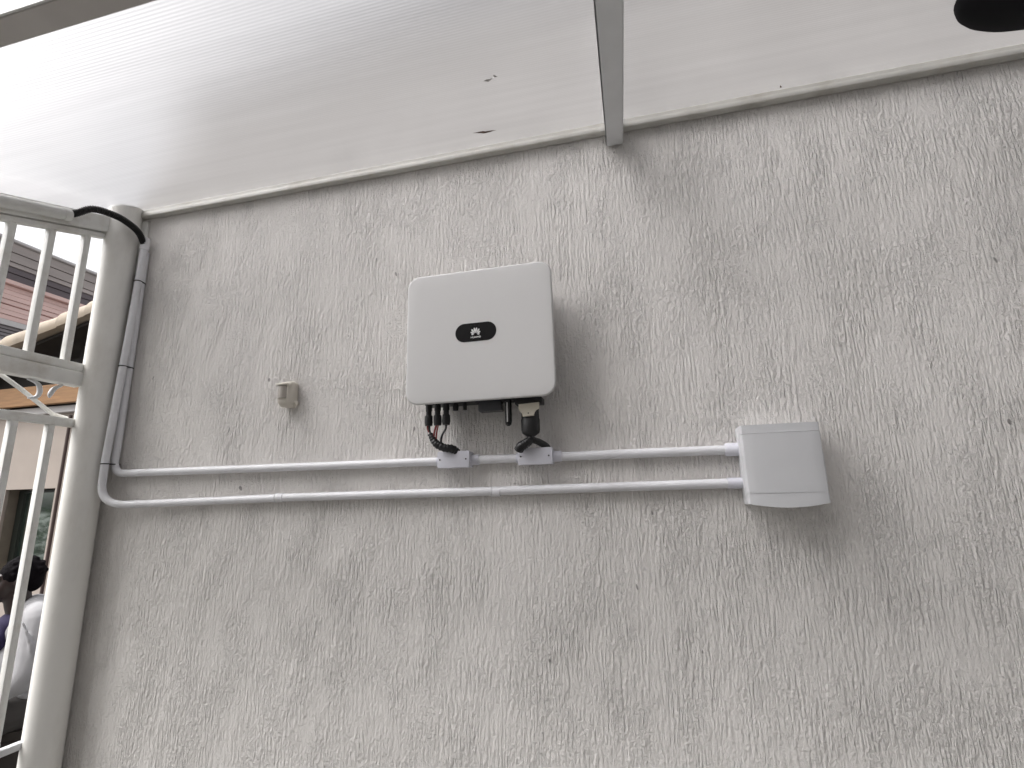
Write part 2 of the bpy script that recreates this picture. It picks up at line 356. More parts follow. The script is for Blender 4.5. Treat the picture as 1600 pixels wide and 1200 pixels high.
# ------------------------------------------------------------------ fence
FX = -1.77
fe = thing('metal_fence', 'upper white barred fence panel between sloping top beam and middle beam', 'fence', (FX, -0.5, 2.0))
YF0, YF1 = -1.14, -0.118
def fslope(d0, d1, x0, x1, y0=YF0, y1=YF1):
    bm = slope_box(x0, x1, y0, y1, d0, d1); bmesh.ops.bevel(bm, geom=bm.edges[:], offset=0.003, segments=2, affect='EDGES'); return bm
obj('top_beam', fslope(-0.126, -0.050, FX - 0.035, FX + 0.030), M['white_metal'], fe, smooth=True)
obj('top_rail', fslope(-0.153, -0.130, FX - 0.020, FX + 0.016), M['white_metal'], fe, smooth=True)
obj('bottom_rail', bx(FX - 0.020, FX + 0.016, YF0, YF1, 2.114, 2.147, bev=0.003), M['white_metal'], fe, smooth=True)
obj('middle_beam', bx(FX - 0.035, FX + 0.022, YF0, YF1, 2.050, 2.108, bev=0.004), M['white_metal'], fe, smooth=True)
for i in range(7):
    y = -0.195 - 0.1335 * i
    bm = bmesh.new(); box(bm, FX - 0.015, FX + 0.012, y - 0.0125, y + 0.0125, 2.147, zr(y) - 0.154, bev=0.002)
    obj('bar', bm, M['white_metal'], fe, smooth=True)
ga = thing('metal_gate', 'lower white barred gate panel with curved scrolls above its top rail', 'gate', (FX, -0.5, 0.1))
obj('top_rail', bx(FX - 0.018, FX + 0.012, YF0, YF1, 1.878, 1.912, bev=0.003), M['white_metal'], ga, smooth=True)
obj('lower_rail', bx(FX - 0.014, FX + 0.014, YF0, YF1, 0.698, 0.722, bev=0.003), M['abs'], ga, smooth=True)
obj('bottom_rail', bx(FX - 0.018, FX + 0.012, YF0, YF1, 0.06, 0.10, bev=0.003), M['white_metal'], ga, smooth=True)
for i in range(7):
    y = -0.209 - 0.127 * i
    bm = bmesh.new(); box(bm, FX - 0.014, FX + 0.011, y - 0.0125, y + 0.0125, 0.10, 1.878, bev=0.002)
    obj('bar', bm, M['white_metal'], ga, smooth=True)
def crescent(pts, rmax):
    p = spline(pts, 8); n = len(p)
    return tb(p, [rmax * (0.35 + 0.65 * math.sin(math.pi * i / (n - 1))) for i in range(n)], seg=10)
xs = -1.79
obj('scroll', crescent([(xs, -0.3025, 2.0469), (xs, -0.2659, 2.0367), (xs, -0.2527, 2.0082), (xs, -0.2618, 1.9827), (xs, -0.2903, 1.9736)], 0.0095), M['abs'], ga, smooth=True)
obj('scroll', crescent([(xs, -0.1733, 2.0489), (xs, -0.2018, 2.0286), (xs, -0.2140, 2.0031), (xs, -0.2150, 1.9878)], 0.0095), M['abs'], ga, smooth=True)
obj('scroll', crescent([(xs, -0.3870, 1.9929), (xs, -0.4145, 1.9858), (xs, -0.4278, 1.9573), (xs, -0.4186, 1.9268), (xs, -0.3942, 1.9125)], 0.0095), M['abs'], ga, smooth=True)
obj('brace', tb([(-1.83, -0.43, 2.09), (-1.83, -0.30, 2.016), (-1.83, -0.165, 1.930), (-1.83, -0.11, 1.921)], 0.0085, seg=10), M['white_metal'], ga, smooth=True)

# ------------------------------------------------------------------ conduits
cp = thing('conduit_sleeve', 'thick pale conduit along the sloping top beam of the fence', 'conduit', (-1.68, -0.7, 2.6))
obj('pipe', tb([(-1.713, y, zr(y) - 0.092) for y in (-1.12, -0.8, -0.5, -0.325)], 0.0235, seg=24), M['pvc_light'], cp, smooth=True)
obj('pipe_end', tb([(-1.713, -0.337, zr(-0.337) - 0.092), (-1.713, -0.312, zr(-0.312) - 0.092)], [0.0255, 0.0255], seg=24), M['pvc_light'], cp, smooth=True)
hose_p = spline([(-1.713, -0.335, 2.728), (-1.706, -0.295, 2.752), (-1.660, -0.262, 2.784), (-1.646, -0.180, 2.798), (-1.638, -0.126, 2.791), (-1.636, -0.075, 2.772), (-1.640, -0.038, 2.732)], 40)
hose = obj('corrugated_hose', tb(hose_p, [0.0152 if i % 4 < 2 else 0.0128 for i in range(len(hose_p))], seg=14), M['rubber'], smooth=True)
tag(hose, 'black corrugated hose bending over the post top into the corner conduit', 'hose')

def arc_bend(c0, c1, c2, n=8):
    """quadratic bend from c0 through corner c1 to c2"""
    a, b, c = Vector(c0), Vector(c1), Vector(c2)
    return [(a * (1 - t) ** 2 + b * 2 * t * (1 - t) + c * t * t) for t in [i / n for i in range(n + 1)]]
def tie(x, y, z, r=0.017): return tb([(x, y, z), (x, y, z + 0.004)], r, seg=24)
# run A: down the corner, then along the wall low
lo = thing('lower_conduit', 'pale grey conduit down the corner and along the wall as lower run into the box', 'conduit', (-1.64, -0.05, 1.56))
AX, AY = -1.6455, -0.064
top = (-1.640, -0.033, 2.745)
pa = [top, (-1.6415, -0.040, 2.45), (-1.6425, -0.052, 2.1), (AX, AY, 1.75)] + arc_bend((AX, AY, 1.655), (AX, AY - 0.002, 1.562), (-1.545, -0.040, 1.560)) + [(-1.45, -0.026, 1.5605), (-1.2, -0.020, 1.564)]
obj('pipe', tb(pa + [(-0.823, -0.020, 1.5695), (0.0, -0.020, 1.5715), (0.800, -0.020, 1.5745)], 0.0148, seg=24), M['pvc'], lo, smooth=True)
obj('top_coupling', tb([(-1.640, -0.033, 2.705), (-1.640, -0.033, 2.762)], 0.0185, seg=24), M['pvc'], lo, smooth=True)
for x, l in ((-0.823, 0.02), (0.027, 0.018), (-1.49, 0.012)):
    zc = 1.5695 if x > -1 else 1.5605
    yy = -0.020 if x > -1 else -0.030
    obj('coupling', tb([(x - l, yy, zc), (x + l * 0.5, yy, zc)], 0.0166, seg=24), M['pvc'], lo, smooth=True)
    if x > -1:
        bm = bmesh.new(); tube(bm, [(x - l - 0.004, yy, zc), (x - l - 0.001, yy, zc)], 0.0178, seg=24)
        obj('clip', bm, M['pvc'], lo, smooth=True)
obj('entry_bush', tb([(0.762, -0.020, 1.5745), (0.805, -0.020, 1.5745)], 0.0168, seg=24), M['box_white'], lo, smooth=True)
# run B: tucked behind A, then along the wall high, through the two outlet boxes
up = thing('upper_conduit', 'pale grey conduit along the wall as upper run passing the two small outlet boxes', 'conduit', (-1.65, -0.02, 1.68))
BX, BY = -1.648, -0.0175
pb = [(BX, BY, 2.70), (BX, BY, 2.2), (BX + 0.002, BY - 0.004, 1.80)] + arc_bend((BX + 0.002, BY - 0.006, 1.745), (BX + 0.002, BY - 0.006, 1.688), (-1.590, -0.020, 1.688)) + [(-1.3, -0.019, 1.686), (-0.7, -0.019, 1.6825), (-0.15, -0.019, 1.680), (0.5, -0.019, 1.678), (0.81, -0.019, 1.6765)]
obj('pipe', tb(pb, 0.0148, seg=24), M['pvc'], up, smooth=True)
obj('entry_bush', tb([(0.765, -0.019, 1.677), (0.772, -0.019, 1.677), (0.815, -0.019, 1.677)], [0.0175, 0.0205, 0.0205], seg=24), M['box_white'], up, smooth=True)
for z in (2.545, 2.145, 1.724):
    fa = max(0.0, min(1.0, (2.745 - z) / 1.0)); ax = top[0] + (AX - top[0]) * fa; ay = top[1] + (AY - top[1]) * fa
    bm = bmesh.new()
    c1, c2 = Vector((ax, ay)), Vector((BX, BY)); dn = (c2 - c1); ln = max(dn.length, 0.001); dn = dn / ln; nn = Vector((-dn.y, dn.x)); rr = 0.0164
    out = []
    for k in range(13): a = -math.pi / 2 - math.pi * k / 12; v = c1 + (dn * math.cos(a) + nn * -math.sin(a)) * rr; out.append((v.x, v.y))
    for k in range(13): a = math.pi / 2 - math.pi * k / 12; v = c2 + (dn * math.cos(a) + nn * -math.sin(a)) * rr; out.append((v.x, v.y))
    prism(bm, out, 'z', z, z + 0.0042)
    obj('cable_tie', bm, M['black'], lo, smooth=True)

# ------------------------------------------------------------------ cable outlet boxes on the upper run
def outlet(x0, x1, z0, z1, label):
    t = thing('outlet_box', label, 'outlet box', ((x0 + x1) / 2, 0, z0), 'outlet boxes on the upper conduit')
    obj('body', bx(x0 + 0.002, x1 - 0.002, -0.046, -0.002, z0 + 0.002, z1 - 0.002, bev=0.004), M['box_white'], t, smooth=True)
    obj('cover_plate', bx(x0, x1, -0.056, -0.047, z0, z1, bev=0.0025), M['box_white'], t, smooth=True)
    zc = (z0 + z1) / 2
    for x in (x0 + 0.010, x1 - 0.012):
        obj('screw', tb([(x, -0.0545, zc), (x, -0.0575, zc)], 0.0028, seg=12), M['screw'], t, smooth=True)
    for xa, xb in ((x0 - 0.012, x0 + 0.004), (x1 - 0.004, x1 + 0.026)):
        obj('spigot', tb([(xa, -0.020, 1.680), (xb, -0.020, 1.680)], 0.0182, seg=20), M['box_white'], t, smooth=True)
    return t
outlet(-0.180, -0.063, 1.653, 1.711, 'small white outlet box where the bundled solar wires go into conduit')
outlet(0.109, 0.226, 1.653, 1.709, 'small white outlet box below the thick black plug and its split cable')

# ------------------------------------------------------------------ inverter
iv = thing('solar_inverter', 'large white square solar inverter with black oval logo badge on the wall', 'inverter', (0, 0, 1.865))
def rr(w_, h_, r_, y, n=10): return [(p[0], y, p[1]) for p in rrect(w_, h_, r_, n, 0, 2.1)]
bm = bmesh.new()
W, H, RC = 0.525, 0.470, 0.046
rings = [rr(W - 0.060, H - 0.060, RC - 0.016, -0.098)]
rings += [rr(W - 0.054, H - 0.054, RC - 0.014, -0.100), rr(W - 0.004, H - 0.004, RC - 0.001, -0.134)]
for k in range(0, 7):
    a = R(90 * k / 6); e = 0.006 * (1 - math.cos(a)); rings.append(rr(W - 2 * e, H - 2 * e, RC - e * 0.6, -0.140 - 0.006 * math.sin(a)))
for f, dy in ((0.93, 0.0006), (0.7, 0.0012), (0.35, 0.0016)): rings.append(rr((W - 0.02) * f, (H - 0.02) * f, RC * f, -0.146 - dy))
loft(bm, rings)
obj('front_cover', bm, M['cover'], iv, smooth=True)
bm = bmesh.new()
loft(bm, [rr(W - 0.09, H - 0.07, 0.03, -0.016), rr(W - 0.09, H - 0.07, 0.03, -0.03), rr(W - 0.066, H - 0.064, 0.03, -0.075), rr(W - 0.066, H - 0.064, 0.03, -0.0975)])
obj('rear_shell', bm, M['shell'], iv, smooth=True)
obj('wall_bracket', bx(-0.17, 0.17, -0.016, -0.001, 2.02, 2.20), M['shell'], iv)
for k in range(9):
    x = -0.19 + k * 0.0475
    obj('cooling_fin', bx(x - 0.002, x + 0.002, -0.0155, -0.004, 1.90, 2.30), M['shell'], iv)
# badge
BC = (-0.006, 2.1035)
bm = bmesh.new(); prism(bm, rrect(0.146, 0.066, 0.0325, 10, *BC), 'y', -0.1462, -0.1485)
badge = obj('logo_badge', bm, M['gloss_black'], iv)
bm = bmesh.new()
ec = (BC[0] - 0.0005, BC[1] - 0.010)                     # foot of the fan of eight petals
for k, (ang, ln, wd, off) in enumerate(((10, .0255, .0030, .0060), (34, .0245, .0031, .0060), (58, .0205, .0028, .0060), (82, .0150, .0022, .0060))):
    for sgn in (-1, 1):
        a = R(90 - ang * sgn); d = Vector((math.cos(a), math.sin(a))); nrm = Vector((-d.y, d.x)); pts = []
        o = Vector(ec) + d * off
        for t, s_ in ((0, 0.10), (.25, .55), (.55, 1.0), (.8, .95), (.95, .55), (1, .1)): pts.append(o + d * (ln - off) * t + nrm * wd * s_)
        for t, s_ in ((1, .1), (.95, .55), (.8, .95), (.55, 1.0), (.25, .55), (0, 0.10)): pts.append(o + d * (ln - off) * t - nrm * wd * s_)
        prism(bm, [(p.x, p.y) for p in pts], 'y', -0.14855, -0.1489)
obj('emblem', bm, M['emblem'], badge)
cu = bpy.data.curves.new('lettering', 'FONT'); cu.body = 'HUAWEI'; cu.size = 0.0088; cu.align_x = 'CENTER'; cu.extrude = 0.00015; cu.offset = 0.0002
tmp = bpy.data.objects.new('tmp', cu); COL.objects.link(tmp)
me = bpy.data.meshes.new_from_object(tmp.evaluated_get(bpy.context.evaluated_depsgraph_get())); bpy.data.objects.remove(tmp)
lt = link('lettering', me, M['emblem'], badge)
lt.rotation_euler = (R(90), 0, 0); lt.scale = (1.05, 1, 1); lt.location = Vector((BC[0], -0.1487, BC[1] - 0.0215)) - wloc(badge)
bm = bmesh.new()
for k in (-1, 0, 1): tube(bm, [(BC[0] - 0.002 + 0.014 * k, -0.1484, BC[1] + 0.023), (BC[0] - 0.002 + 0.014 * k, -0.1488, BC[1] + 0.023)], 0.0012, seg=8)
obj('status_light', bm, M['smoke'], badge)
# underside fittings
obj('bottom_plate', bx(-0.215, 0.19, -0.088, -0.030, 1.872, 1.879), M['black'], iv)
for x in (-0.203, -0.170, -0.138):
    bm = tb([(x, -0.08, 1.876), (x, -0.08, 1.852), (x, -0.08, 1.850), (x, -0.08, 1.838), (x, -0.08, 1.834), (x, -0.08, 1.812), (x, -0.08, 1.800)],
            [0.0115, 0.0115, 0.0095, 0.0095, 0.0135, 0.0145, 0.0125], seg=14)
    obj('plug_connector', bm, M['black'], iv, smooth=True)
for x, z, rr_ in ((-0.103, 1.848, 0.0105), (-0.069, 1.848, 0.007)):
    obj('sealed_port', tb([(x, -0.08, 1.876), (x, -0.08, 1.862), (x, -0.08, z)], [rr_ * 0.8, rr_, rr_ * 0.85], seg=12), M['black'], iv, smooth=True)
obj('signal_cover', bx(-0.020, 0.062, -0.088, -0.045, 1.838, 1.872, bev=0.004), M['smoke'], iv, smooth=True)
obj('antenna', tb([(0.086, -0.082, 1.876), (0.086, -0.082, 1.80), (0.0855, -0.082, 1.788), (0.0855, -0.082, 1.783)], [0.012, 0.012, 0.010, 0.004], seg=16), M['gloss_black'], iv, smooth=True)
obj('antenna_highlight', bx(0.0835, 0.0875, -0.0955, -0.0935, 1.796, 1.862), M['emblem'], iv)  # pale strip modelled in place of the antenna's highlight
obj('socket_flange', bx(0.112, 0.205, -0.096, -0.045, 1.852, 1.8735, bev=0.003), M['black'], iv, smooth=True)
# mains plug under the inverter
pg = thing('mains_plug', 'thick black cable plug with cream clamp under the right side of the inverter', 'plug', (0.16, -0.075, 1.74))
PXC = 0.160
bm = bmesh.new()
def ell(w_, d_, z): return [(PXC + w_ * math.cos(2 * math.pi * k / 24), -0.076 + d_ * math.sin(2 * math.pi * k / 24), z) for k in range(24)]
loft(bm, [ell(.030, .022, 1.8515), ell(.030, .022, 1.805), ell(.032, .024, 1.80), ell(.0315, .024, 1.765), ell(.029, .022, 1.755), ell(.017, .016, 1.747), ell(.009, .009, 1.742)])
obj('plug_body', bm, M['black'], pg, smooth=True)
bm = bmesh.new()
prism(bm, [(0.127, 1.8505), (0.197, 1.8535), (0.197, 1.832), (0.186, 1.829), (0.180, 1.822), (0.178, 1.809), (0.140, 1.808), (0.138, 1.822), (0.131, 1.829), (0.127, 1.831)], 'y', -0.106, -0.100)
bmesh.ops.bevel(bm, geom=[e for e in bm.edges], offset=0.0012, segments=1, affect='EDGES')
cl_ = obj('clamp', bm, M['beige_plastic'], pg)
obj('clamp_screw', tb([(0.160, -0.1055, 1.8185), (0.160, -0.1070, 1.8185)], 0.0024, seg=10), M['screw'], cl_)
# cables
c = thing('mains_cable', 'black taped cable splitting in two between plug and outlet box', 'cable', (0.16, -0.06, 1.72))
p1 = spline([(0.161, -0.074, 1.748), (0.157, -0.075, 1.734), (0.142, -0.078, 1.722), (0.124, -0.078, 1.712), (0.116, -0.072, 1.701)], 8)
obj('taped_branch', tb(p1, [0.0085 + 0.0075 * min(1, i / 14) + 0.0008 * math.sin(i * 2.3) for i in range(len(p1))], seg=12), M['tape'], c, smooth=True)
p2 = spline([(0.158, -0.073, 1.748), (0.166, -0.070, 1.735), (0.184, -0.058, 1.726), (0.203, -0.042, 1.714), (0.212, -0.032, 1.700)], 8)
obj('branch', tb(p2, [0.0085 + 0.003 * min(1, i / 14) for i in range(len(p2))], seg=12), M['tape'], c, smooth=True)
bm = tb([(0.1595, -0.075, 1.750), (0.1595, -0.075, 1.738)], [0.0115, 0.0125], seg=12); obj('tape_collar', bm, M['tape'], c, smooth=True)
c = thing('solar_wires', 'bundle of red and black taped wires from three plugs to outlet box', 'wires', (-0.16, -0.07, 1.72))
hub = [(-0.198, -0.078, 1.772), (-0.187, -0.078, 1.752), (-0.172, -0.076, 1.734), (-0.148, -0.070, 1.722), (-0.124, -0.058, 1.718), (-0.112, -0.040, 1.706)]
hp = spline(hub, 8)
obj('taped_bundle', tb(hp, [0.0085 + 0.0055 * min(1, i / 16) + 0.0012 * math.sin(i * 1.9) for i in range(len(hp))], seg=12), M['tape'], c, smooth=True)
for x, tgt, mm, rad in ((-0.207, (-0.203, -0.077, 1.778), 'red_wire', 0.0035), (-0.200, (-0.196, -0.079, 1.770), 'black', 0.0035), (-0.174, (-0.185, -0.078, 1.752), 'red_wire', 0.0035), (-0.167, (-0.176, -0.078, 1.742), 'red_wire', 0.003)):
    s_ = (x, -0.080, 1.803); mid = ((x + tgt[0]) / 2 - 0.002, -0.080, (1.803 + tgt[2]) / 2)
    obj('wire', tb(spline([s_, mid, tgt], 5), rad, seg=8), M[mm], c, smooth=True, label='thin %s wire' % ('red' if mm == 'red_wire' else 'black'))
obj('wire', tb(spline([(-0.138, -0.080, 1.802), (-0.140, -0.081, 1.785), (-0.152, -0.081, 1.765), (-0.158, -0.078, 1.742), (-0.150, -0.072, 1.726)], 6), 0.0038, seg=8), M['black'], c, smooth=True, label='curved single black wire')

# ------------------------------------------------------------------ distribution box
jb = thing('distribution_box', 'white plastic distribution box at the right end of both conduits', 'distribution box', (0.91, 0, 1.5))
X0, X1, Z0, Z1 = 0.806, 1.020, 1.512, 1.742
obj('back_box', bx(X0 - 0.002, X1 + 0.002, -0.058, -0.001, Z0 - 0.002, Z1 + 0.002, bev=0.006), M['abs'], jb, smooth=True)
def bowed(z0, z1, y0, bow, x0=X0, x1=X1, n=14, drop=0.0, chamf=0.007):
    """front panel bowed outwards across its width"""
    bm = bmesh.new(); rows = []
    out = []
    for i in range(n + 1):
        t = i / n; x = x0 + (x1 - x0) * t; b_ = bow * (1 - (2 * t - 1) ** 2)
        out.append((x, y0 - b_))
    poly = [(x0, -0.0585)] + [(x0, y0 + chamf)] + [(x0 + chamf * 0.4, y0 + chamf * 0.3)] + [(x + 0.0, y) for x, y in out[1:-1]] + [(x1 - chamf * 0.4, y0 + chamf * 0.3), (x1, y0 + chamf), (x1, -0.0585)]
    prism(bm, poly, 'z', z0, z1)
    if drop:
        for v in bm.verts:
            if abs(v.co.z - z0) < 1e-6: v.co.z -= drop * (1 - ((v.co.x - (x0 + x1) / 2) / ((x1 - x0) / 2)) ** 2) * (1 if v.co.y < -0.07 else 0)
    es = [e for e in bm.edges if abs(e.verts[0].co.z - e.verts[1].co.z) < 0.02 and e.calc_face_angle(0) > R(60)]
    bmesh.ops.bevel(bm, geom=es, offset=0.0018, segments=2, affect='EDGES')
    return bm
obj('top_cover', bowed(1.7165, Z1, -0.090, 0.002), M['abs'], jb, smooth=True)
dr = obj('door', bowed(1.5415, 1.7155, -0.0905, 0.005), M['abs'], jb, smooth=True)
obj('handle_notch', bx(X1 - 0.005, X1 + 0.0022, -0.0825, -0.070, 1.575, 1.655, bev=0.002), M['abs'], dr, smooth=True)
obj('bottom_cover', bowed(Z0, 1.5405, -0.090, 0.006, drop=0.012), M['abs'], jb, smooth=True)

# ------------------------------------------------------------------ motion sensor
pi_ = thing('motion_sensor', 'small cream motion sensor alone on the plaster left of the inverter', 'motion sensor', (-0.81, 0, 1.92))
bm = bmesh.new()
def ps(w_, z0, z1, y, cx_=-0.825): return [(p[0], y, p[1]) for p in rrect(w_, z1 - z0, min(0.012, w_ / 3), 5, cx_, (z0 + z1) / 2)]
loft(bm, [ps(.058, 1.918, 2.018, -0.001), ps(.060, 1.916, 2.020, -0.016), ps(.058, 1.918, 2.018, -0.034), ps(.050, 1.926, 2.010, -0.050), ps(.042, 1.936, 2.002, -0.056)])
obj('case', bm, M['pir'], pi_, smooth=True)
bm = bmesh.new(); n = 10; out = []
for k in range(n + 1):
    t = k / n; out.append((-0.847 + 0.042 * t, -0.0555 - 0.010 * math.sin(math.pi * t)))
prism(bm, [(-0.847, -0.050)] + out + [(-0.805, -0.050)], 'z', 1.948, 1.996)
obj('lens_window', bm, M['lens'], pi_, smooth=True)
obj('brow', bx(-0.850, -0.802, -0.067, -0.050, 1.9985, 2.006, bev=0.002), M['pir'], pi_, smooth=True)
obj('swivel_foot', tb([(-0.800, -0.004, 1.935), (-0.800, -0.020, 1.925)], 0.013, seg=14), M['pir'], pi_, smooth=True)

# ------------------------------------------------------------------ dark dome standing in for a blurred shape close to the lens
dl = thing('dome_stand_in', 'black dome under the roof standing in for a blurred dark shape close to the lens', 'stand-in shape', (1.60, -0.36, 2.8))
bm = bmesh.new(); c0 = Vector((1.668, -0.458, zr(-0.458))); nrm = Vector((0, SL, -1)).normalized(); u = Vector((1, 0, 0)); v_ = nrm.cross(u)
rings = []
for k_ in range(10):
    r_, d_ = 0.27 * math.cos(R(k_ * 9.6)), 0.004 + 0.085 * math.sin(R(k_ * 9.6))
    rings.append([c0 + nrm * d_ + (u * math.cos(2 * math.pi * k / 64) + v_ * math.sin(2 * math.pi * k / 64)) * r_ for k in range(64)])
loft(bm, rings); obj('dome', bm, M['dome_black'], dl, smooth=True)
obj('dome_back', tb([c0 + nrm * 0.0005, c0 + nrm * 0.0035], 0.25, seg=40), M['black'], dl)

# ------------------------------------------------------------------ neighbour's house (front parallel to the plaster wall)
HY = 2.8
nh = thing('neighbour_house', 'beige neighbour house with tiled roof edge and dark window behind the fence', 'house', (-7.5, HY, 0))
WX0, WX1, WZ0, WZ1 = -6.735, -5.98, 0.75, 1.790
bm = bmesh.new()                                        # wall with the window opening, facing -y
box(bm, -10.5, WX0, HY, HY + 0.25, 0, 2.66); box(bm, WX1, -5.702, HY, HY + 0.25, 0, 2.66)
box(bm, WX0, WX1, HY, HY + 0.25, WZ1, 2.66); box(bm, WX0, WX1, HY, HY + 0.25, 0, WZ0)
bmesh.ops.remove_doubles(bm, verts=bm.verts, dist=1e-5)
obj('wall', bm, M['house_wall'], nh)
obj('side_wall', bx(-5.90, -5.702, HY + 0.252, 8.0, 0, 2.66), M['house_wall'], nh)
wi = obj('window', bx(WX0 + 0.006, WX0 + 0.012, HY + 0.03, HY + 0.24, WZ0, WZ1 - 0.001), M['reveal'], nh)
bm = bmesh.new()
for a in ((WX0 + 0.02, WX0 + 0.10, WZ0, WZ1 - 0.01), (WX1 - 0.07, WX1 - 0.001, WZ0, WZ1 - 0.01)): box(bm, a[0], a[1], HY + 0.13, HY + 0.20, a[2], a[3])
box(bm, WX0 + 0.10, WX1 - 0.07, HY + 0.13, HY + 0.20, WZ1 - 0.04, WZ1 - 0.01); box(bm, WX0 + 0.10, WX1 - 0.07, HY + 0.13, HY + 0.20, WZ0 + 0.001, WZ0 + 0.05)
obj('frame', bm, M['frame_dark'], wi)
obj('pane', bx(WX0 + 0.10, WX1 - 0.07, HY + 0.16, HY + 0.166, WZ0 + 0.05, WZ1 - 0.04), M['glass'], wi)
obj('room_backing', bx(WX0 + 0.02, WX1, HY + 0.26, HY + 0.27, WZ0 - 0.05, WZ1 + 0.05), M['dark_wood'], wi)
obj('downpipe', tb([(-5.885, HY - 0.03, 0.02), (-5.885, HY - 0.03, 2.62)], 0.017, seg=12), M['brown'], nh, smooth=True)
obj('ledge', bx(-10.5, -5.80, HY - 0.05, HY + 0.25, 2.661, 2.74, bev=0.005), M['far_white'], nh)
obj('eave_plank', bx(-10.0, -5.2, HY - 0.13, HY - 0.08, 2.752, 2.985, bev=0.006), M['wood'], nh)
for k in range(9):                                      # dark boarded gable set back under the tiles
    z0 = 2.75 + k * 0.15
    xg = max(-10.5, (z0 + 0.30 - 3.516) / 0.242 - 6.579)
    if xg > -5.1: continue
    obj('gable_board', bx(xg, -5.0, HY + 0.06 + 0.004 * (k % 2), HY + 0.09, z0, z0 + 0.145), M['dark_wood'], nh)
def rake(x): return 3.516 + 0.242 * (x + 6.579)
bm = bmesh.new(); prism(bm, [(-10.5, rake(-10.5) - 0.14), (-4.9, rake(-4.9) - 0.14), (-4.9, rake(-4.9) - 0.10), (-10.5, rake(-10.5) - 0.10)], 'y', HY - 0.25, HY + 1.2)
obj('roof_deck', bm, M['dark_wood'], nh)
tl = None
for k in range(13):                                     # verge tiles: tapered half-round pieces, each lapping the next
    xa = -10.0 + k * 0.41 + random.uniform(-.015, .015); xb = xa + 0.45
    bm = bmesh.new(); rings = []
    for x, r_ in ((xa, 0.158), (xa + 0.02, 0.160), ((xa + xb) / 2, 0.148), (xb, 0.134)):
        dz = random.uniform(-.002, .002)
        rings.append([(x, HY - 0.20 + r_ * math.cos(R(-20 + 220 * i / 14)), rake(x) + dz - 0.03 + r_ * 1.05 * math.sin(R(-20 + 220 * i / 14))) for i in range(15)])
    loft(bm, rings); obj('roof_tile', bm, M['tile'], nh, smooth=True)

# ------------------------------------------------------------------ far building: boarded side wall facing the yard
FBX = -12.0
fb = thing('boarded_building', 'far building with pink boards under a weathered brown boarded upper part', 'building', (FBX - 3, 8, 0))
ya, yb = 2.0, 18.0
obj('core', bx(FBX - 5, FBX - 0.16, ya, yb, 0, 7.0), M['far_dark'], fb)
obj('gutter', bx(FBX - 0.15, FBX + 0.16, ya, yb, 7.05, 7.12, bev=0.02), M['far_white'], fb)
z = 7.04
for k, (h, mm, px) in enumerate(((.20, 'far_brown', .10), (.20, 'far_brown', .085), (.10, 'far_brown', .07), (.13, 'far_dark', .05), (.15, 'far_dark', .035))):
    obj('upper_board', bx(FBX - 0.15, FBX + px, ya, yb, z - h + 0.012, z, bev=0.006), M[mm], fb); z -= h
obj('coping_board', bx(FBX - 0.15, FBX + 0.11, ya, yb, z - 0.10, z - 0.012, bev=0.01), M['pink'], fb); z -= 0.11
for k in range(7):
    obj('pink_board', bx(FBX - 0.15, FBX + 0.02 + 0.008 * (k % 3), ya, yb, z - 0.094, z, bev=0.006), M['pink'], fb); z -= 0.102 + (0.02 if k == 3 else 0)
obj('white_band', bx(FBX - 0.15, FBX + 0.06, ya, yb, z - 0.12, z - 0.008), M['far_white'], fb); z -= 0.13
for k in range(4):
    obj('louvre', bx(FBX - 0.15, FBX + 0.02, ya, yb, z - 0.06, z - 0.004), M['far_grey'], fb); z -= 0.075
obj('white_sill', bx(FBX - 0.15, FBX + 0.07, ya, yb, z - 0.11, z - 0.004), M['far_white'], fb); z -= 0.12
for k in range(11):
    y0 = ya + k * 1.45 + 0.35
    obj('blue_panel', bx(FBX - 0.15, FBX, y0 + 0.06, y0 + 1.39, z - 1.3, z), M['far_blue'], fb)
    obj('mullion', bx(FBX - 0.15, FBX + 0.05, y0 - 0.055, y0 + 0.055, z - 1.3, z), M['far_white'], fb)
obj('lower_wall', bx(FBX - 0.15, FBX, ya, yb, 0, z - 1.302), M['house_wall'], fb)

# ------------------------------------------------------------------ unseen house added to block low sky light; hedge the window reflects
yw = thing('sky_block_house', 'unseen plain two-storey house added behind the viewer to block low sky light', 'house', (3, -5.2, 0))
obj('wall', bx(-4.2, 12, -9.5, -5.2, 0, 7.0), M['yard_wall'], yw); obj('parapet', bx(-4.3, 12.1, -9.6, -5.12, 7.002, 7.15), M['yard_wall'], yw)
hd = thing('garden_hedge', 'leafy green hedge reflected in the neighbour window', 'hedge', (-15, -4, 0))
bm = bmesh.new()
for i in range(2600):
    c_ = Vector((random.uniform(-23, -10.5), random.uniform(-4.6, -3.4), abs(random.gauss(0.75, 0.42)))); a = random.uniform(0, 6.28); t = random.uniform(-.8, .8); s_ = random.uniform(.06, .14)
    d1 = Vector((math.cos(a), math.sin(a), t)).normalized() * s_; d2 = d1.orthogonal().normalized() * s_ * 0.5
    bm.faces.new([bm.verts.new(c_ + q) for q in (-d1, d2, d1, -d2)])
o = obj('foliage', bm, M['leaf'], hd); o['kind'] = 'stuff'
for i in range(9): obj('stem', tb([(-22 + i * 1.4, -4, 0), (-22 + i * 1.4 + .1, -4, 1.1)], [.03, .015], seg=6), M['stem'], hd)

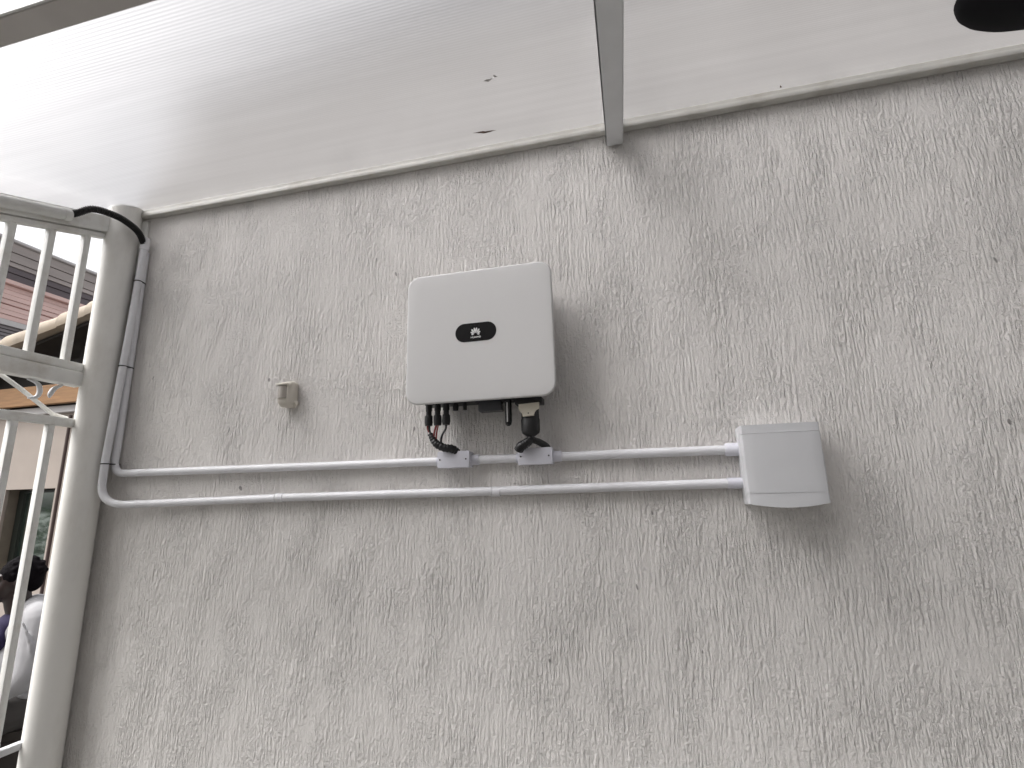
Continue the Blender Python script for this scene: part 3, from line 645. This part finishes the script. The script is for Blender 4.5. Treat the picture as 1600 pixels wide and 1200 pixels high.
# ------------------------------------------------------------------ person seated beyond the gate
FWD = Vector((-0.548, -0.837, 0)); BACKV = -FWD; SIDE = Vector((0.8366, -0.5478, 0))   # SIDE points to the camera
O = Vector((-3.009, 0.536, 0))
def pp(l, s, z): return O + BACKV * l + SIDE * s + Vector((0, 0, z))
def ellipsoid(bm, c_, rl, rs, rz, tilt=0.0, u=20, v=14):
    r = bmesh.ops.create_uvsphere(bm, u_segments=u, v_segments=v, radius=1.0)
    ct, st = math.cos(tilt), math.sin(tilt)
    for q in r['verts']:
        l, s, z_ = q.co.x * rl, q.co.y * rs, q.co.z * rz
        l, z_ = l * ct - z_ * st, l * st + z_ * ct
        q.co = Vector(c_) + BACKV * l + SIDE * s + Vector((0, 0, z_))
def limb(bm, pts, rad):
    p = spline(pts, 6); n = len(p); rads = []
    for i in range(n):
        t = i / (n - 1) * (len(rad) - 1); k = min(int(t), len(rad) - 2); rads.append(rad[k] + (rad[k + 1] - rad[k]) * (t - k))
    tube(bm, p, rads, seg=14)
    for e, r_ in ((p[0], rads[0]), (p[-1], rads[-1])):
        q = bmesh.ops.create_uvsphere(bm, u_segments=12, v_segments=8, radius=r_); bmesh.ops.translate(bm, vec=e, verts=q['verts'])
def fuse(name, bm, m, parent, vox, smooth_it=3, at=None, label=None):
    off = wloc(parent); bmesh.ops.translate(bm, vec=-off, verts=bm.verts); bmesh.ops.recalc_face_normals(bm, faces=bm.faces)
    me = bpy.data.meshes.new(name); bm.to_mesh(me); bm.free()
    t = bpy.data.objects.new('tmp', me); COL.objects.link(t)
    md = t.modifiers.new('r', 'REMESH'); md.mode = 'VOXEL'; md.voxel_size = vox
    ms = t.modifiers.new('s', 'SMOOTH'); ms.iterations = smooth_it; ms.factor = 0.5
    me2 = bpy.data.meshes.new_from_object(t.evaluated_get(bpy.context.evaluated_depsgraph_get())); me2.name = name
    bpy.data.objects.remove(t)
    for p in me2.polygons: p.use_smooth = True
    me2.materials.clear()
    return link(name, me2, m, parent, label)
pe = thing('person', 'person with short black hair in white shirt sitting behind the gate', 'person', tuple(O))
bm = bmesh.new()
hc = (0.055, 0.0, 1.170)
ellipsoid(bm, pp(hc[0] + .008, 0, hc[2] + .012), .094, .074, .096)                     # skull
ellipsoid(bm, pp(hc[0] - .048, 0, hc[2] - .040), .048, .058, .072, R(-8))            # face
ellipsoid(bm, pp(hc[0] - .076, 0, hc[2] - .106), .024, .028, .022)                     # chin
ellipsoid(bm, pp(hc[0] - .050, 0, hc[2] - .082), .046, .046, .026, R(14))            # jaw
ellipsoid(bm, pp(hc[0] - .104, 0, hc[2] - .024), .016, .012, .020, R(-20))           # nose
ellipsoid(bm, pp(hc[0] - .104, 0, hc[2] - .034), .013, .018, .010)
ellipsoid(bm, pp(hc[0] - .096, 0, hc[2] - .060), .012, .024, .007); ellipsoid(bm, pp(hc[0] - .094, 0, hc[2] - .072), .012, .022, .008)
ellipsoid(bm, pp(hc[0] - .082, 0, hc[2] + .018), .016, .046, .010)                    # brow
for s in (-1, 1):
    ellipsoid(bm, pp(hc[0] + .006, s * .074, hc[2] - .022), .020, .010, .032)           # ears
    limb(bm, [pp(.16, s * .13, .985), pp(.165, s * .185, .955), pp(.150, s * .225, .72), pp(.140, s * .23, .69)], [.050, .052, .041, .038])
    limb(bm, [pp(.140, s * .23, .69), pp(.02, s * .20, .60), pp(-.10, s * .13, .555)], [.038, .036, .026])
    limb(bm, [pp(.26, s * .09, .50), pp(.05, s * .12, .49), pp(-.18, s * .13, .50)], [.085, .080, .058])
    limb(bm, [pp(-.18, s * .13, .50), pp(-.17, s * .13, .27), pp(-.13, s * .13, .085)], [.056, .050, .036])
    limb(bm, [pp(-.12, s * .13, .050), pp(-.22, s * .14, .040), pp(-.30, s * .145, .032)], [.040, .042, .030])
    ellipsoid(bm, pp(-.135, s * .120, .548), .042, .034, .018)                          # palm
    for f, (fl, fo) in enumerate(((.060, -.024), (.072, -.008), (.068, .008), (.054, .023))):
        limb(bm, [pp(-.160, s * .120 + fo, .550), pp(-.172 - fl * .45, s * .120 + fo, .553), pp(-.172 - fl * .85, s * .118 + fo, .536)], [.0095, .009, .0075])
    limb(bm, [pp(-.125, s * .095, .550), pp(-.155, s * .075, .556), pp(-.178, s * .070, .550)], [.011, .010, .008])
limb(bm, [pp(.060, 0, 1.10), pp(.075, 0, 1.03), pp(.105, 0, .97)], [.060, .062, .070])  # neck
ellipsoid(bm, pp(.175, 0, .90), .105, .165, .125); ellipsoid(bm, pp(.200, 0, .74), .105, .140, .140); ellipsoid(bm, pp(.235, 0, .56), .115, .150, .110)
fuse('body', bm, M['skin'], pe, 0.0075, 2)
for s in (-1, 1):
    bm = bmesh.new(); ellipsoid(bm, pp(hc[0] - .086, s * .030, hc[2] + .002), .0095, .013, .0085, 0, 12, 8); obj('eye', bm, M['beige_plastic'], pe, smooth=True)
bm = bmesh.new()                                        # cropped hair, cap-shaped and a little uneven
ellipsoid(bm, pp(hc[0] + .016, 0, hc[2] + .024), .101, .081, .094)
ellipsoid(bm, pp(hc[0] + .062, 0, hc[2] - .018), .052, .066, .062)
for i in range(60):
    a, b_ = random.uniform(-1.2, 4.3), random.uniform(0.0, 1.4)
    ellipsoid(bm, pp(hc[0] + .018 + .094 * math.cos(a) * math.cos(b_) * (1 if math.cos(a) > -.6 else .9), .078 * math.sin(a) * math.cos(b_), hc[2] + .026 + .089 * math.sin(b_)), .016, .016, .014, 0, 8, 6)
fuse('hair', bm, M['hair'], pe, 0.006, 1)
bm = bmesh.new()                                        # loose white shirt
ellipsoid(bm, pp(.160, 0, .900), .140, .185, .125); ellipsoid(bm, pp(.165, 0, .75), .165, .170, .16); ellipsoid(bm, pp(.225, 0, .60), .140, .178, .125)
limb(bm, [pp(.150, .05, 1.000), pp(.150, -.05, 1.000)], [.070, .070])
for s in (-1, 1):
    limb(bm, [pp(.155, s * .12, .985), pp(.165, s * .185, .955), pp(.155, s * .235, .74), pp(.125, s * .235, .665)], [.066, .072, .066, .062])
    limb(bm, [pp(.135, s * .235, .680), pp(.06, s * .215, .625)], [.062, .052])
for k in range(8):                                      # folds
    z_ = .58 + .05 * k; limb(bm, [pp(.07 + .012 * (k % 3), .12 - .03 * (k % 2), z_), pp(.15, .165, z_ - .05), pp(.22, .16, z_ - .075)], [.010, .016, .010])
for (l0, z0, l1, z1, l2, z2) in ((.10, .97, .15, .84, .17, .70), (.21, .90, .19, .80, .15, .70)):
    limb(bm, [pp(l0, .275, z0), pp(l1, .292, z1), pp(l2, .285, z2)], [.006, .012, .008])
fuse('shirt', bm, M['shirt'], pe, 0.0085, 2)
bm = bmesh.new(); ellipsoid(bm, pp(.075, 0, .925), .085, .10, .075); ellipsoid(bm, pp(.020, 0, .86), .060, .10, .08)
fuse('inner_shirt', bm, M['purple'], pe, 0.009, 2)
bm = bmesh.new()
for s in (-1, 1):
    limb(bm, [pp(.26, s * .09, .50), pp(.05, s * .12, .495), pp(-.19, s * .13, .505)], [.105, .098, .072]); limb(bm, [pp(-.19, s * .13, .505), pp(-.175, s * .13, .27), pp(-.14, s * .13, .11)], [.070, .066, .058])
ellipsoid(bm, pp(.25, 0, .53), .130, .175, .11)
fuse('trousers', bm, M['trousers'], pe, 0.010, 2)
st = thing('stool', 'low dark stool under the seated person', 'stool', tuple(pp(.2, 0, 0)))
obj('seat', tb([pp(.2, 0, .375), pp(.2, 0, .415)], 0.19, seg=24), M['dark_wood'], st, smooth=True)
obj('drum', tb([pp(.2, 0, 0), pp(.2, 0, .02), pp(.2, 0, .36), pp(.2, 0, .375)], [.175, .185, .185, .175], seg=24), M['dark_wood'], st, smooth=True)
